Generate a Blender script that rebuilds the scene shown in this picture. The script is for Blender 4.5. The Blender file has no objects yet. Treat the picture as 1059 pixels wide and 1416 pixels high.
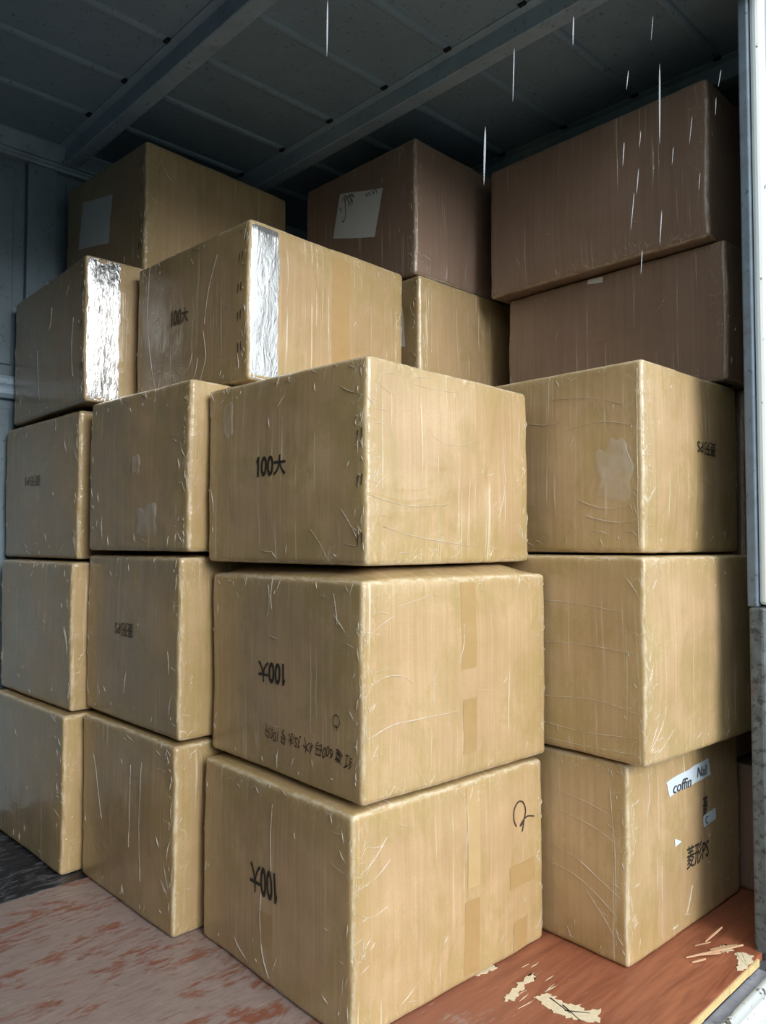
import bpy, bmesh, math, random
from mathutils import Vector, Matrix, noise

S = bpy.context.scene
COL = S.collection
R_ = random.Random(7)

# ------------------------------------------------------------------ camera
F_PX, YAW, PITCH, ROLL, ZC = 1068.37, 0.767444, 0.0401346, 0.001451, 1.0752766
cy_, sy_, cp_, sp_ = math.cos(YAW), math.sin(YAW), math.cos(PITCH), math.sin(PITCH)
fwd = Vector((sy_ * cp_, cy_ * cp_, sp_))
rgt = Vector((cy_, -sy_, 0)); upv = rgt.cross(fwd)
r2 = rgt * math.cos(ROLL) + upv * math.sin(ROLL)
u2 = -rgt * math.sin(ROLL) + upv * math.cos(ROLL)
cam = bpy.data.cameras.new('camera'); cam.sensor_fit = 'HORIZONTAL'; cam.sensor_width = 36
cam.lens = 36 * F_PX / 1059; cam.clip_start = 0.02
camo = bpy.data.objects.new('camera', cam); COL.objects.link(camo)
m = Matrix((r2, u2, -fwd)).transposed().to_4x4(); m.translation = (0, 0, ZC)
camo.matrix_world = m
S.camera = camo

# ------------------------------------------------------------------ sky (rainy overcast)
w = bpy.data.worlds.new('overcast'); S.world = w; w.use_nodes = True
wn = w.node_tree; wn.nodes.clear()
wo = wn.nodes.new('ShaderNodeOutputWorld'); wb = wn.nodes.new('ShaderNodeBackground')
tc = wn.nodes.new('ShaderNodeTexCoord'); sx = wn.nodes.new('ShaderNodeSeparateXYZ')
rp = wn.nodes.new('ShaderNodeValToRGB')
wn.links.new(tc.outputs['Generated'], sx.inputs[0]); wn.links.new(sx.outputs['Z'], rp.inputs[0])
rp.color_ramp.elements[0].position = 0.0; rp.color_ramp.elements[0].color = (0.80, 0.86, 0.88, 1)
rp.color_ramp.elements[1].position = 0.9; rp.color_ramp.elements[1].color = (0.90, 0.97, 1.0, 1)
wn.links.new(rp.outputs[0], wb.inputs[0]); wb.inputs[1].default_value = 0.56
wn.links.new(wb.outputs[0], wo.inputs[0])

# the sun behind thin cloud: very soft, low, a little left of straight in through the door
SUN_AZ, SUN_EL = math.radians(7), math.radians(22)
sl = bpy.data.lights.new('veiled_sun', 'SUN'); sl.energy = 1.05; sl.angle = math.radians(32); sl.color = (1, .98, .95)
so = bpy.data.objects.new('veiled_sun', sl); COL.objects.link(so); so.location = (-3, -8, 5)
so.rotation_euler = Vector((-math.sin(SUN_AZ) * math.cos(SUN_EL), -math.cos(SUN_AZ) * math.cos(SUN_EL), math.sin(SUN_EL))).to_track_quat('Z', 'Y').to_euler()

S.view_settings.view_transform = 'Standard'; S.view_settings.look = 'None'
S.view_settings.gamma = 1; S.view_settings.use_curve_mapping = False
S.view_settings.exposure = 1.78

# ------------------------------------------------------------------ node helpers
class NT:
    def __init__(s, name):
        s.m = bpy.data.materials.new(name); s.m.use_nodes = True
        s.t = s.m.node_tree; s.t.nodes.clear()
        s.out = s.t.nodes.new('ShaderNodeOutputMaterial')
    def n(s, typ, **kw):
        nd = s.t.nodes.new('ShaderNode' + typ)
        for k, v in kw.items(): setattr(nd, k, v)
        return nd
    def l(s, a, b): s.t.links.new(a, b)
    def put(s, sock, v):
        if v is None: return
        if hasattr(v, 'is_linked') or isinstance(v, bpy.types.NodeSocket): s.l(v, sock)
        else: sock.default_value = v
    def math(s, op, a, b=None, c=None, clamp=False):
        nd = s.n('Math', operation=op); nd.use_clamp = clamp
        for i, v in enumerate((a, b, c)): s.put(nd.inputs[i], v)
        return nd.outputs[0]
    def mapv(s, vec, scale, loc=(0, 0, 0)):
        nd = s.n('Mapping'); s.l(vec, nd.inputs[0]); nd.inputs[3].default_value = scale; nd.inputs[1].default_value = loc
        return nd.outputs[0]
    def noise(s, vec, scale, detail=3, rough=.55, dist=0.):
        nd = s.n('TexNoise'); s.l(vec, nd.inputs['Vector'])
        nd.inputs['Scale'].default_value = scale; nd.inputs['Detail'].default_value = detail
        nd.inputs['Roughness'].default_value = rough; nd.inputs['Distortion'].default_value = dist
        return nd.outputs[0]
    def ramp(s, f, a, b, lo=0., hi=1.):
        nd = s.n('MapRange'); nd.clamp = True; s.l(f, nd.inputs[0])
        for i, v in enumerate((a, b, lo, hi)): nd.inputs[i + 1].default_value = v
        return nd.outputs[0]
    def mix(s, f, a, b, bt='MIX'):
        nd = s.n('Mix', data_type='RGBA', blend_type=bt)
        s.put(nd.inputs[0], f)
        for i, v in ((6, a), (7, b)):
            if isinstance(v, tuple): v = tuple(v) + ((1,) if len(v) == 3 else ())
            s.put(nd.inputs[i], v)
        return nd.outputs[2]
    def bump(s, h, strength, dist, nrm=None):
        nd = s.n('Bump'); nd.inputs['Strength'].default_value = strength; nd.inputs['Distance'].default_value = dist
        s.l(h, nd.inputs['Height'])
        if nrm: s.l(nrm, nd.inputs['Normal'])
        return nd.outputs[0]
    def bsdf(s, color=None, rough=.5, metal=0., normal=None, coat=None, coat_rough=.2, coat_n=None, spec=None):
        b = s.n('BsdfPrincipled')
        if isinstance(color, tuple): color = tuple(color) + ((1,) if len(color) == 3 else ())
        s.put(b.inputs['Base Color'], color); s.put(b.inputs['Roughness'], rough); s.put(b.inputs['Metallic'], metal)
        if normal: s.l(normal, b.inputs['Normal'])
        if coat is not None: s.put(b.inputs['Coat Weight'], coat); s.put(b.inputs['Coat Roughness'], coat_rough)
        if coat_n: s.l(coat_n, b.inputs['Coat Normal'])
        if spec is not None: b.inputs['Specular IOR Level'].default_value = spec
        s.l(b.outputs[0], s.out.inputs[0]); return b

def mat_plain(name, color, rough=.6, metal=0., var=.15, scale=30, bump=0.):
    t = NT(name); co = t.n('TexCoord').outputs['Object']
    f = t.noise(co, scale)
    dark = tuple(c * (1 - var) for c in color); lite = tuple(min(1, c * (1 + var)) for c in color)
    t.bsdf(t.mix(f, dark, lite), rough, metal, t.bump(f, bump, .002) if bump else None)
    return t.m

def mat_carton(name, base_a, base_b, olive=.5, crease=.5, gloss=.8):
    """corrugated cardboard under tight clear stretch wrap"""
    t = NT(name)
    uv = t.n('UVMap', uv_map='UVMap').outputs[0]; ed = t.n('UVMap', uv_map='Edge').outputs[0]
    se = t.n('SeparateXYZ'); t.l(ed, se.inputs[0])
    dist = t.math('MINIMUM', se.outputs[0], se.outputs[1])
    near = t.ramp(dist, .0, .10, 1, 0)
    # wobble so that the stretch lines of the film wander a little
    wob = t.noise(uv, 3.0, 3, .6); cx = t.n('CombineXYZ'); t.l(t.math('MULTIPLY', wob, .010), cx.inputs[0])
    va = t.n('VectorMath', operation='ADD'); t.l(uv, va.inputs[0]); t.l(cx.outputs[0], va.inputs[1]); wuv = va.outputs[0]
    streak = t.noise(t.mapv(wuv, (55, .8, 1)), 1.0, 5, .7)
    fine = t.noise(t.mapv(wuv, (170, 2.4, 1)), 1.0, 3, .65)
    hair = t.noise(t.mapv(wuv, (95, 1.5, 1), (3, 8, 0)), 1.0, 2, .5)
    blot = t.noise(uv, 4.0, 4, .6); grain = t.noise(uv, 220.0, 2, .6)
    col = t.mix(t.ramp(blot, .35, .68), base_a, base_b)
    col = t.mix(t.math('MULTIPLY', t.ramp(streak, .44, .68), .36), col, tuple(c * k for c, k in zip(base_a, (.72, .68, .55))))
    col = t.mix(t.math('MULTIPLY', t.ramp(fine, .52, .72), .30), col, tuple(min(1, c * 1.3) for c in base_b))
    col = t.mix(t.math('MULTIPLY', t.ramp(fine, .48, .30), .22), col, tuple(c * .66 for c in base_a))
    col = t.mix(t.math('MULTIPLY', t.ramp(grain, .42, .66), .22), col, tuple(c * .7 for c in base_a))
    # olive-yellow patches painted in for foliage reflected in the film, heavier near the edges
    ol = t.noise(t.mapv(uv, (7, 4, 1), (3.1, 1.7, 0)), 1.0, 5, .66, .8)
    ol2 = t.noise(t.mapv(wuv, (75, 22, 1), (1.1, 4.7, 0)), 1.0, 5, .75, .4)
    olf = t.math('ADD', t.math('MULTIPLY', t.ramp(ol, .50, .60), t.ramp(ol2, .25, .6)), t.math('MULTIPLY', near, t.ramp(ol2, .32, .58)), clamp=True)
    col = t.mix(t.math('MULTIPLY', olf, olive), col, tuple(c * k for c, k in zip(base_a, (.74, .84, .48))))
    # hairline vertical stretch marks and fine crumple near the edges: stressed film goes whitish
    hl = t.math('MULTIPLY', t.ramp(hair, .635, .675), t.ramp(t.noise(uv, 5.0, 2, .5), .42, .6))
    v = t.n('TexVoronoi', feature='DISTANCE_TO_EDGE'); dn = t.n('VectorMath', operation='MULTIPLY_ADD')
    nc = t.n('TexNoise'); t.l(uv, nc.inputs['Vector']); nc.inputs['Scale'].default_value = 22
    t.l(nc.outputs['Color'], dn.inputs[0]); dn.inputs[1].default_value = (.035, .035, 0); t.l(uv, dn.inputs[2])
    t.l(t.mapv(dn.outputs[0], (48, 17, 1)), v.inputs['Vector']); v.inputs['Scale'].default_value = 1
    cr = t.math('MULTIPLY', t.ramp(v.outputs[0], .0, .022, 1, 0), t.math('MULTIPLY', t.ramp(dist, .012, .055, 1, 0), t.ramp(t.noise(uv, 11.0, 2, .5), .45, .6)))
    ln = t.math('MAXIMUM', hl, cr)
    col = t.mix(t.math('MULTIPLY', ln, .55 * crease), col, (.72, .66, .52))
    edge_line = t.ramp(t.math('ADD', dist, t.math('MULTIPLY', t.math('SUBTRACT', t.noise(uv, 40.0, 3, .7), .5), .014)), .003, .009, 1, 0)
    ebr = t.math('MULTIPLY', edge_line, t.ramp(t.noise(uv, 16.0, 3, .7), .38, .60))
    col = t.mix(t.math('MULTIPLY', ebr, .6 * crease), col, (.70, .64, .50))
    wr = t.noise(t.mapv(uv, (20, 7, 1), (1, 5, 0)), 1.0, 4, .62, .8)
    big = t.noise(t.mapv(uv, (4, 9, 1), (6, 2, 0)), 1.0, 3, .55, 1.2)
    h = t.math('ADD', t.math('MULTIPLY', wr, .4), t.math('ADD', t.math('MULTIPLY', ln, .5), t.math('ADD', t.math('MULTIPLY', fine, .22), t.math('MULTIPLY', big, 1.2))))
    cn = t.bump(h, .6, .007)
    bn = t.bump(t.math('ADD', t.math('MULTIPLY', fine, .3), t.math('MULTIPLY', wr, .5)), .2, .003)
    cw = t.math('ADD', t.math('MULTIPLY', t.ramp(ol, .3, .6), .3), gloss - .1, clamp=True)
    t.bsdf(col, .6, 0, bn, cw, t.ramp(wr, .3, .7, .07, .22), cn)
    return t.m

M = {}
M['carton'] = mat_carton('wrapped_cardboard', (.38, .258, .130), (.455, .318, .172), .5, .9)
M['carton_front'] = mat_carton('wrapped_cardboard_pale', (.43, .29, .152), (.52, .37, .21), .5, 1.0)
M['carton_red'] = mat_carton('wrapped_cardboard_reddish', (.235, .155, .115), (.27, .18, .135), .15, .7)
M['tape'] = (lambda t: (t.bsdf(t.mix(t.noise(t.n('TexCoord').outputs['Object'], 25), (.345, .225, .095), (.41, .275, .125)), .35, 0, None, .6, .12), t.m)[1])(NT('brown_packing_tape'))
M['tape_pale'] = (lambda t: (t.bsdf(t.mix(t.noise(t.n('TexCoord').outputs['Object'], 25), (.42, .29, .14), (.50, .36, .18)), .4, 0, None, .7, .12), t.m)[1])(NT('pale_packing_tape'))
def mat_silver(name, k):
    t = NT(name); co = t.n('TexCoord').outputs['Object']
    a = t.noise(t.mapv(co, (30, 30, 9)), 1.0, 4, .6, 1.0); b = t.noise(co, 70, 3)
    c = t.noise(t.mapv(co, (60, 60, 22), (2, 2, 2)), 1.0, 4, .65, 2.0)
    b_ = t.bsdf(t.mix(a, (.56 - .28 * k,) * 3, (.80 - .34 * k, .81 - .34 * k, .82 - .34 * k)), .12, .8, t.bump(t.math('ADD', a, t.math('ADD', t.math('MULTIPLY', b, .08 * k), t.math('MULTIPLY', c, .6 * k))), .5, .007), 1.0, .05)  # pale base carries part of the sky's reflection in the shiny film
    return t.m
M['silver'] = mat_silver('silvery_film_tape', .25); M['silver_crumpled'] = mat_silver('crumpled_silvery_film', 1.05)
def mat_film():
    t = NT('loose_clear_film'); co = t.n('TexCoord').outputs['Object']
    b = t.n('BsdfPrincipled'); b.inputs['Base Color'].default_value = (.75, .72, .64, 1); b.inputs['Roughness'].default_value = .18
    b.inputs['Specular IOR Level'].default_value = .8
    tr = t.n('BsdfTransparent'); mx = t.n('MixShader'); f = t.ramp(t.noise(co, 14, 3), .35, .7, .15, .65)
    t.l(f, mx.inputs[0]); t.l(tr.outputs[0], mx.inputs[1]); t.l(b.outputs[0], mx.inputs[2]); t.l(mx.outputs[0], t.out.inputs[0])
    return t.m
M['film'] = mat_film()
M['film_thin'] = M['film'].copy(); M['film_thin'].name = 'film_glare'  # more see-through copy; its whitish colour stands in for glare on the wrap
for nd in M['film_thin'].node_tree.nodes:
    if nd.type == 'MAP_RANGE': nd.inputs[3].default_value = .10; nd.inputs[4].default_value = .38
M['ink'] = mat_plain('black_print_ink', (.025, .022, .018), .6)
M['ink_faint'] = mat_plain('faded_print_ink', (.075, .058, .036), .6)
M['ink_ghost'] = mat_plain('almost_gone_ink', (.15, .105, .06), .6)
M['marker'] = mat_plain('brown_black_marker', (.05, .03, .02), .6)
M['paper'] = mat_plain('white_paper', (.62, .64, .64), .55, 0, .06, 12)
M['paper_blue'] = mat_plain('bluish_white_label', (.60, .70, .80), .4, 0, .06, 12)

def mat_paint(name, base, dirt, rust=.0, rough=.5, sc=9, spots=.62):
    t = NT(name); co = t.n('TexCoord').outputs['Object']
    a = t.noise(co, sc, 5, .65, .4); b = t.noise(co, 60, 3, .6)
    col = t.mix(t.ramp(a, .4, .75), base, dirt)
    col = t.mix(t.math('MULTIPLY', t.ramp(b, spots, spots + .08), .7), col, tuple(c * .35 for c in dirt))
    if rust: col = t.mix(t.math('MULTIPLY', t.ramp(t.noise(co, 5, 4, .7), .60, .66), rust), col, (.09, .045, .03))
    t.bsdf(col, rough, 0, t.bump(b, .2, .002)); return t.m
M['wall'] = mat_paint('blue_grey_wall_paint', (.19, .265, .32), (.15, .21, .25), .1)
M['ceil'] = mat_paint('blue_grey_ceiling_sheet', (.30, .42, .53), (.26, .36, .46), .0)
M['beam'] = mat_paint('blue_grey_beam_paint', (.40, .53, .64), (.32, .43, .53), .2)
def mat_chipped():
    t = NT('chipped_white_paint'); co = t.n('TexCoord').outputs['Object']
    a = t.noise(t.mapv(co, (14, 14, 5)), 1, 5, .7, .5); b = t.noise(co, 45, 4, .7)
    lo = t.n('SeparateXYZ'); t.l(co, lo.inputs[0])
    f = t.math('ADD', t.math('MULTIPLY', a, .7), t.math('MULTIPLY', b, .3))
    chip = t.ramp(f, .53, .55)
    col = t.mix(chip, t.mix(b, (.50, .55, .55), (.66, .69, .68)), t.mix(b, (.03, .028, .028), (.12, .10, .09)))
    t.bsdf(col, .45, 0, t.bump(chip, .5, .002)); return t.m
M['chip'] = mat_chipped()
def mat_white(name='white_painted_steel'):
    t = NT(name); co = t.n('TexCoord').outputs['Object']
    a = t.noise(t.mapv(co, (40, 40, 2.5)), 1, 4, .6); b = t.noise(co, 22, 4, .7)
    col = t.mix(a, (.60, .68, .70), (.80, .86, .86))
    col = t.mix(t.ramp(b, .66, .70), col, (.10, .11, .11))
    t.bsdf(col, .4, 0, t.bump(a, .2, .002)); return t.m
M['white'] = mat_white()
M['jamb_grey'] = mat_paint('weathered_grey_paint', (.13, .175, .22), (.09, .115, .14), .3, .5, 14, .62)
M['post_dark'] = mat_paint('scraped_dark_grey_paint', (.115, .135, .145), (.045, .05, .05), .6, .5, 22, .54)
M['steel'] = mat_paint('blue_grey_worn_steel', (.22, .24, .30), (.12, .13, .17), .25, .4, 18)
M['rubber'] = mat_plain('black_rubber', (.018, .018, .02), .7)
M['subfloor'] = mat_plain('dark_steel', (.05, .05, .055), .6)
def mat_plywood():
    t = NT('worn_red_plywood'); co = t.n('TexCoord').outputs['Object']
    sp = t.n('SeparateXYZ'); t.l(co, sp.inputs[0])
    g = t.noise(t.mapv(co, (3.2, 30, 1)), 1, 5, .62, 1.2); g2 = t.noise(t.mapv(co, (9, 120, 1)), 1, 3, .6); bl = t.noise(co, 2.6, 4, .6)
    col = t.mix(t.ramp(g, .3, .7), (.19, .058, .030), (.36, .128, .060))
    col = t.mix(t.math('MULTIPLY', t.ramp(g2, .5, .72), .35), col, (.13, .045, .03))
    col = t.mix(t.math('MULTIPLY', t.ramp(bl, .5, .7), .45), col, (.25, .08, .045))
    # worn grey film toward the middle of the bed
    wx = t.ramp(sp.outputs[0], 1.05, 1.75, 1, 0); wy = t.ramp(sp.outputs[1], .9, 1.35, 0, 1)
    wear = t.math('MULTIPLY', t.math('ADD', wx, t.math('MULTIPLY', wy, .25)), 1.)
    col = t.mix(t.math('MULTIPLY', wear, .55, clamp=True), col, t.mix(g2, (.16, .065, .045), (.27, .125, .09)))
    w1 = t.noise(t.mapv(co, (3.4, 8, 1), (2, 1, 0)), 1, 7, .70, .8); w2 = t.noise(t.mapv(co, (18, 60, 1)), 1, 5, .7)
    wf = t.ramp(t.math('ADD', t.math('ADD', t.math('MULTIPLY', w1, .75), t.math('MULTIPLY', w2, .35)), t.math('MULTIPLY', wear, .20)), .715, .79)
    col = t.mix(t.math('MULTIPLY', wf, t.math('MULTIPLY', wear, .9, clamp=True)), col, t.mix(w2, (.17, .125, .11), (.40, .315, .285)))
    sc = t.noise(t.mapv(co, (10, 150, 1), (5, 3, 0)), 1, 3, .6)
    col = t.mix(t.math('MULTIPLY', t.ramp(sc, .66, .70), t.math('ADD', t.math('MULTIPLY', wear, .5), .12)), col, (.52, .42, .32))
    bk = t.noise(t.mapv(co, (11, 22, 1), (1, 9, 0)), 1, 4, .6)
    col = t.mix(t.math('MULTIPLY', t.ramp(bk, .68, .73), .6), col, (.06, .035, .04))
    t.bsdf(col, t.ramp(g, .3, .7, .38, .6), 0, t.bump(t.math('ADD', g2, t.math('MULTIPLY', wf, .6)), .35, .0015)); return t.m
M['ply'] = mat_plywood()
def mat_black_floor():
    t = NT('black_scuffed_floor'); co = t.n('TexCoord').outputs['Object']
    a = t.noise(t.mapv(co, (9, 26, 1)), 1, 5, .7, 1.5)
    t.bsdf(t.mix(t.ramp(a, .50, .64), (.008, .008, .012), (.11, .11, .125)), .38, 0, t.bump(a, .5, .004)); return t.m
M['blackfloor'] = mat_black_floor()
M['ply_edge'] = mat_plain('raw_plywood_edge', (.55, .43, .20), .7, 0, .25, 60)
M['bare'] = mat_plain('bare_splintered_wood', (.62, .54, .38), .7, 0, .22, 90, .4)
M['splinter'] = mat_plain('pale_orange_splinter', (.55, .36, .22), .7, 0, .2, 80)
M['ground'] = mat_plain('wet_asphalt', (.10, .10, .10), .35, 0, .3, 6)
def mat_water():
    t = NT('falling_water'); b = t.n('BsdfPrincipled'); b.inputs['Base Color'].default_value = (.85, .92, 1, 1)
    b.inputs['Roughness'].default_value = .25; tr = t.n('BsdfTransparent'); mx = t.n('MixShader'); mx.inputs[0].default_value = .24
    t.l(tr.outputs[0], mx.inputs[1]); t.l(b.outputs[0], mx.inputs[2]); t.l(mx.outputs[0], t.out.inputs[0]); return t.m
M['water'] = mat_water()

# ------------------------------------------------------------------ object helpers
def link(name, me, mat=None, parent=None, loc=None):
    if mat is not None: me.materials.append(mat)
    o = bpy.data.objects.new(name, me); COL.objects.link(o)
    if parent is not None: o.parent = parent
    if loc is not None: o.location = loc
    return o
def from_bm(name, bm, mat=None, parent=None, smooth=False):
    me = bpy.data.meshes.new(name); bm.normal_update(); bm.to_mesh(me); bm.free()
    if smooth:
        for p in me.polygons: p.use_smooth = True
    return link(name, me, mat, parent)
def add_box(bm, lo, hi, bev=0.0):
    vs = [bm.verts.new((x, y, z)) for x in (lo[0], hi[0]) for y in (lo[1], hi[1]) for z in (lo[2], hi[2])]
    idx = ((0, 1, 3, 2), (4, 6, 7, 5), (0, 4, 5, 1), (2, 3, 7, 6), (0, 2, 6, 4), (1, 5, 7, 3))
    fs = [bm.faces.new([vs[i] for i in f]) for f in idx]
    if bev:
        es = list({e for f in fs for e in f.edges})
        bmesh.ops.bevel(bm, geom=es, offset=bev, segments=2, affect='EDGES', profile=.5)
def box_obj(name, lo, hi, mat, parent=None, bev=0.003):
    bm = bmesh.new(); add_box(bm, lo, hi, bev); return from_bm(name, bm, mat, parent)
def structure(o): o['kind'] = 'structure'; return o
def tag(o, label, cat, group=None):
    o['label'] = label; o['category'] = cat
    if group: o['group'] = group
    return o
def prism(bm, prof, x0, x1):
    """extrude a (y,z) profile along x"""
    a = [bm.verts.new((x0, y, z)) for y, z in prof]; b = [bm.verts.new((x1, y, z)) for y, z in prof]
    n = len(prof)
    for i in range(n): bm.faces.new((a[i], a[(i + 1) % n], b[(i + 1) % n], b[i]))
    bm.faces.new(a[::-1]); bm.faces.new(b)
    bmesh.ops.recalc_face_normals(bm, faces=bm.faces)

# ------------------------------------------------------------------ the truck body
YO, YW, ZT = 0.80, 3.32, 2.74          # opening plane, far wall, ceiling sheet
XL, XR, XJ = -3.8, 3.06, 2.165        # left end, right end, right jamb
floor = structure(box_obj('floor', (XL, YO, -.10), (XR, YW, -.021), M['subfloor']))
ply = box_obj('plywood_panel', (-.10, YO, -.020), (2.128, 2.478, 0), M['ply'], floor, .0015)
box_obj('black_panel', (XL, YO, -.020), (-.103, 2.478, 0), M['blackfloor'], floor, .0015)  # unseen stretch, made black to cut light bouncing onto left-facing sides
box_obj('plywood_panel', (2.129, YO + .002, -.020), (XR, 2.478, -.0008), M['ply'], floor, .0015)
box_obj('black_panel', (XL, 2.481, -.020), (XR, YW, 0), M['blackfloor'], floor, .0015)
# raw edge of the plywood facing the opening
bm = bmesh.new()
x = -.10
while x < 2.12:
    d = R_.uniform(.05, .16); x1 = min(x + d, 2.125)
    add_box(bm, (x, YO - R_.uniform(.002, .005), -.0195), (x1, YO + .001, -.0005 - R_.uniform(0, .002))); x = x1
from_bm('plywood_edge', bm, M['ply_edge'], floor)
def chip_poly(name, pts, z, mat, th=.0012, sub=5, jit=.006):
    r = random.Random(len(pts) * 31 + int(pts[0][0] * 1000)); P = []
    for i, (x, y) in enumerate(pts):
        x2, y2 = pts[(i + 1) % len(pts)]
        for k in range(sub):
            t = k / sub; P.append((x + (x2 - x) * t + r.uniform(-jit, jit), y + (y2 - y) * t + r.uniform(-jit, jit)))
    bm = bmesh.new(); a = [bm.verts.new((x, y, z + th)) for x, y in P]; b = [bm.verts.new((x, y, z)) for x, y in P]
    f = bm.faces.new(a)
    for i in range(len(P)): bm.faces.new((a[i], b[i], b[(i + 1) % len(P)], a[(i + 1) % len(P)]))
    bmesh.ops.triangulate(bm, faces=[f]); bmesh.ops.recalc_face_normals(bm, faces=bm.faces)
    return from_bm(name, bm, mat, floor)
CH = [
    [(1.495, 1.142), (1.515, 1.120), (1.548, 1.134), (1.585, 1.143), (1.637, 1.146), (1.640, 1.160), (1.585, 1.160), (1.53, 1.152)],
    [(1.560, 1.098), (1.590, 1.090), (1.598, 1.068), (1.585, 1.040), (1.612, 1.012), (1.600, .990), (1.635, .962), (1.590, .945), (1.568, .965), (1.552, .990), (1.545, 1.03), (1.552, 1.07)],
    [(1.52, 1.262), (1.548, 1.247), (1.592, 1.240), (1.606, 1.25), (1.57, 1.262)],
    [(2.02, .81), (2.06, .825), (2.10, .845), (2.126, .842), (2.126, .806), (2.06, .802)],
    [(2.08, .875), (2.105, .885), (2.127, .888), (2.127, .862), (2.10, .862)],
]
for c in CH: chip_poly('bare_wood_patch', c, .0001, M['bare'])
# the black split across the big bare patch
for a, b in (((1.585, 1.072), (1.567, 1.005)), ((1.567, 1.02), (1.60, .975)), ((1.582, 1.035), (1.560, .975))):
    dx, dy = b[0] - a[0], b[1] - a[1]; L = math.hypot(dx, dy); nx, ny = -dy / L * .0022, dx / L * .0022
    chip_poly('crack', [(a[0] + nx, a[1] + ny), (a[0] - nx, a[1] - ny), (b[0] - nx * .3, b[1] - ny * .3), (b[0] + nx * .3, b[1] + ny * .3)], .0012, M['rubber'], .0006, 3, .0006)
# thin scratches of bare wood around the patches
for i in range(9):
    cx, cy = R_.uniform(1.50, 1.68), R_.uniform(1.09, 1.2); L = R_.uniform(.012, .03); a = R_.uniform(-.15, .2)
    dx, dy = math.cos(a) * L, math.sin(a) * L
    chip_poly('scratch', [(cx - dx, cy - dy), (cx, cy - .0012), (cx + dx, cy + dy), (cx, cy + .0012)], .0001, M['bare'], .0006, 2, .0005)
# lifted splinters at the broken corner
for (x0, y0, z0, x1, y1, z1, wd) in ((1.985, .925, .003, 2.13, .838, .016, .010), (2.015, .915, .003, 2.06, .868, .010, .013), (2.07, .90, .002, 2.13, .853, .010, .014),
                                     (2.10, .925, .003, 2.16, .905, .028, .008), (2.06, .935, .003, 2.075, .90, .02, .004), (1.975, .905, .002, 2.01, .885, .006, .008)):
    a, b = Vector((x0, y0, z0)), Vector((x1, y1, z1)); d = (b - a).normalized(); s = d.cross(Vector((0, 0, 1))).normalized()
    bm = bmesh.new(); q = []
    for t, ws in ((0, .25), (.3, .9), (.7, 1), (1, .55)):
        p = a.lerp(b, t); q.append([bm.verts.new(p + s * wd * .55 * ws * k / 2 + Vector((0, 0, h))) for k, h in ((-1, 0), (1, 0), (1, .003), (-1, .003))])
    for i in range(3):
        for k in range(4): bm.faces.new((q[i][k], q[i][(k + 1) % 4], q[i + 1][(k + 1) % 4], q[i + 1][k]))
    bm.faces.new(q[0][::-1]); bm.faces.new(q[3]); bmesh.ops.recalc_face_normals(bm, faces=bm.faces)
    from_bm('splinter', bm, M['splinter'], floor)

# sill: steel channel, rolled white lip and white side rail of the bed
sill = bpy.data.objects.new('trim_1', None); COL.objects.link(sill); sill.location = (0, YO, 0); structure(sill)
def sill_part(name, prof, x0, x1, mat, smooth=False):
    bm = bmesh.new(); prism(bm, [(y - YO, z) for y, z in prof], x0, x1)
    return from_bm(name, bm, mat, sill, smooth)
sill_part('steel_channel', [(.797, -.024), (.797, -.034), (.764, -.034), (.764, -.024)][::-1], XL, 2.12, M['steel'])
lip = [(.757 + .012 * math.cos(a), -.030 + .014 * math.sin(a)) for a in [k * math.pi / 5 for k in range(10)]]
sill_part('rolled_lip', lip, XL, 2.125, M['chip'], True)
sill_part('side_rail', [(.765, -.038), (.765, -.36), (.735, -.36), (.735, -.060), (.742, -.048)][::-1], XL, XR, M['chip'])

# ceiling sheet, pressed ribs, cross beams
ceiling = structure(box_obj('ceiling', (XL, YO, ZT), (XR, YW, ZT + .02), M['ceil']))
BX = [1.252 + .70 * k for k in range(-7, 3)]
def beam_bm(x0):
    bm = bmesh.new()
    prof = [(-.030, 0), (-.030, -.004), (-.001, -.006), (.002, -.064), (.006, -.067), (.060, -.067), (.064, -.064), (.067, -.006), (.096, -.004), (.096, 0)]
    a = [bm.verts.new((x0 + p, YO + .02, ZT - .0005 + z)) for p, z in prof]; b = [bm.verts.new((x0 + p, YW - .10, ZT - .0005 + z)) for p, z in prof]
    n = len(prof)
    for i in range(n): bm.faces.new((a[i], a[(i + 1) % n], b[(i + 1) % n], b[i]))
    bm.faces.new(a[::-1]); bm.faces.new(b); bmesh.ops.recalc_face_normals(bm, faces=bm.faces); return bm
for x0 in BX: from_bm('ceiling_beam', beam_bm(x0), M['beam'], ceiling)
RY = [2.905, 2.60, 2.29, 1.98, 1.675, 1.37, 1.065]
edges = [XL] + [v for x0 in BX for v in (x0 - .03, x0 + .096)] + [XR]
for i in range(0, len(edges), 2):
    x0, x1 = edges[i] + .012, edges[i + 1] - .012
    if x1 - x0 < .1: continue
    for y in RY:
        bm = bmesh.new(); rings = []
        N = 8
        for (xx, sc) in ((x0, .15), (x0 + .025, 1), (x1 - .025, 1), (x1, .15)):
            rings.append([bm.verts.new((xx, y + .017 * math.cos(math.pi * k / N), ZT - .0002 - .013 * sc * math.sin(math.pi * k / N))) for k in range(N + 1)])
        for q in range(3):
            for k in range(N): bm.faces.new((rings[q][k], rings[q][k + 1], rings[q + 1][k + 1], rings[q + 1][k]))
        bmesh.ops.recalc_face_normals(bm, faces=bm.faces)
        from_bm('pressed_rib', bm, M['ceil'], ceiling, True)
        # dark open lap at the end of each rib
        if x0 < 2.2: box_obj('rib_end_notch', (x1 - .004, y - .012, ZT - .010), (x1 + .010, y + .012, ZT - .001), M['rubber'], ceiling, 0)

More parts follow.
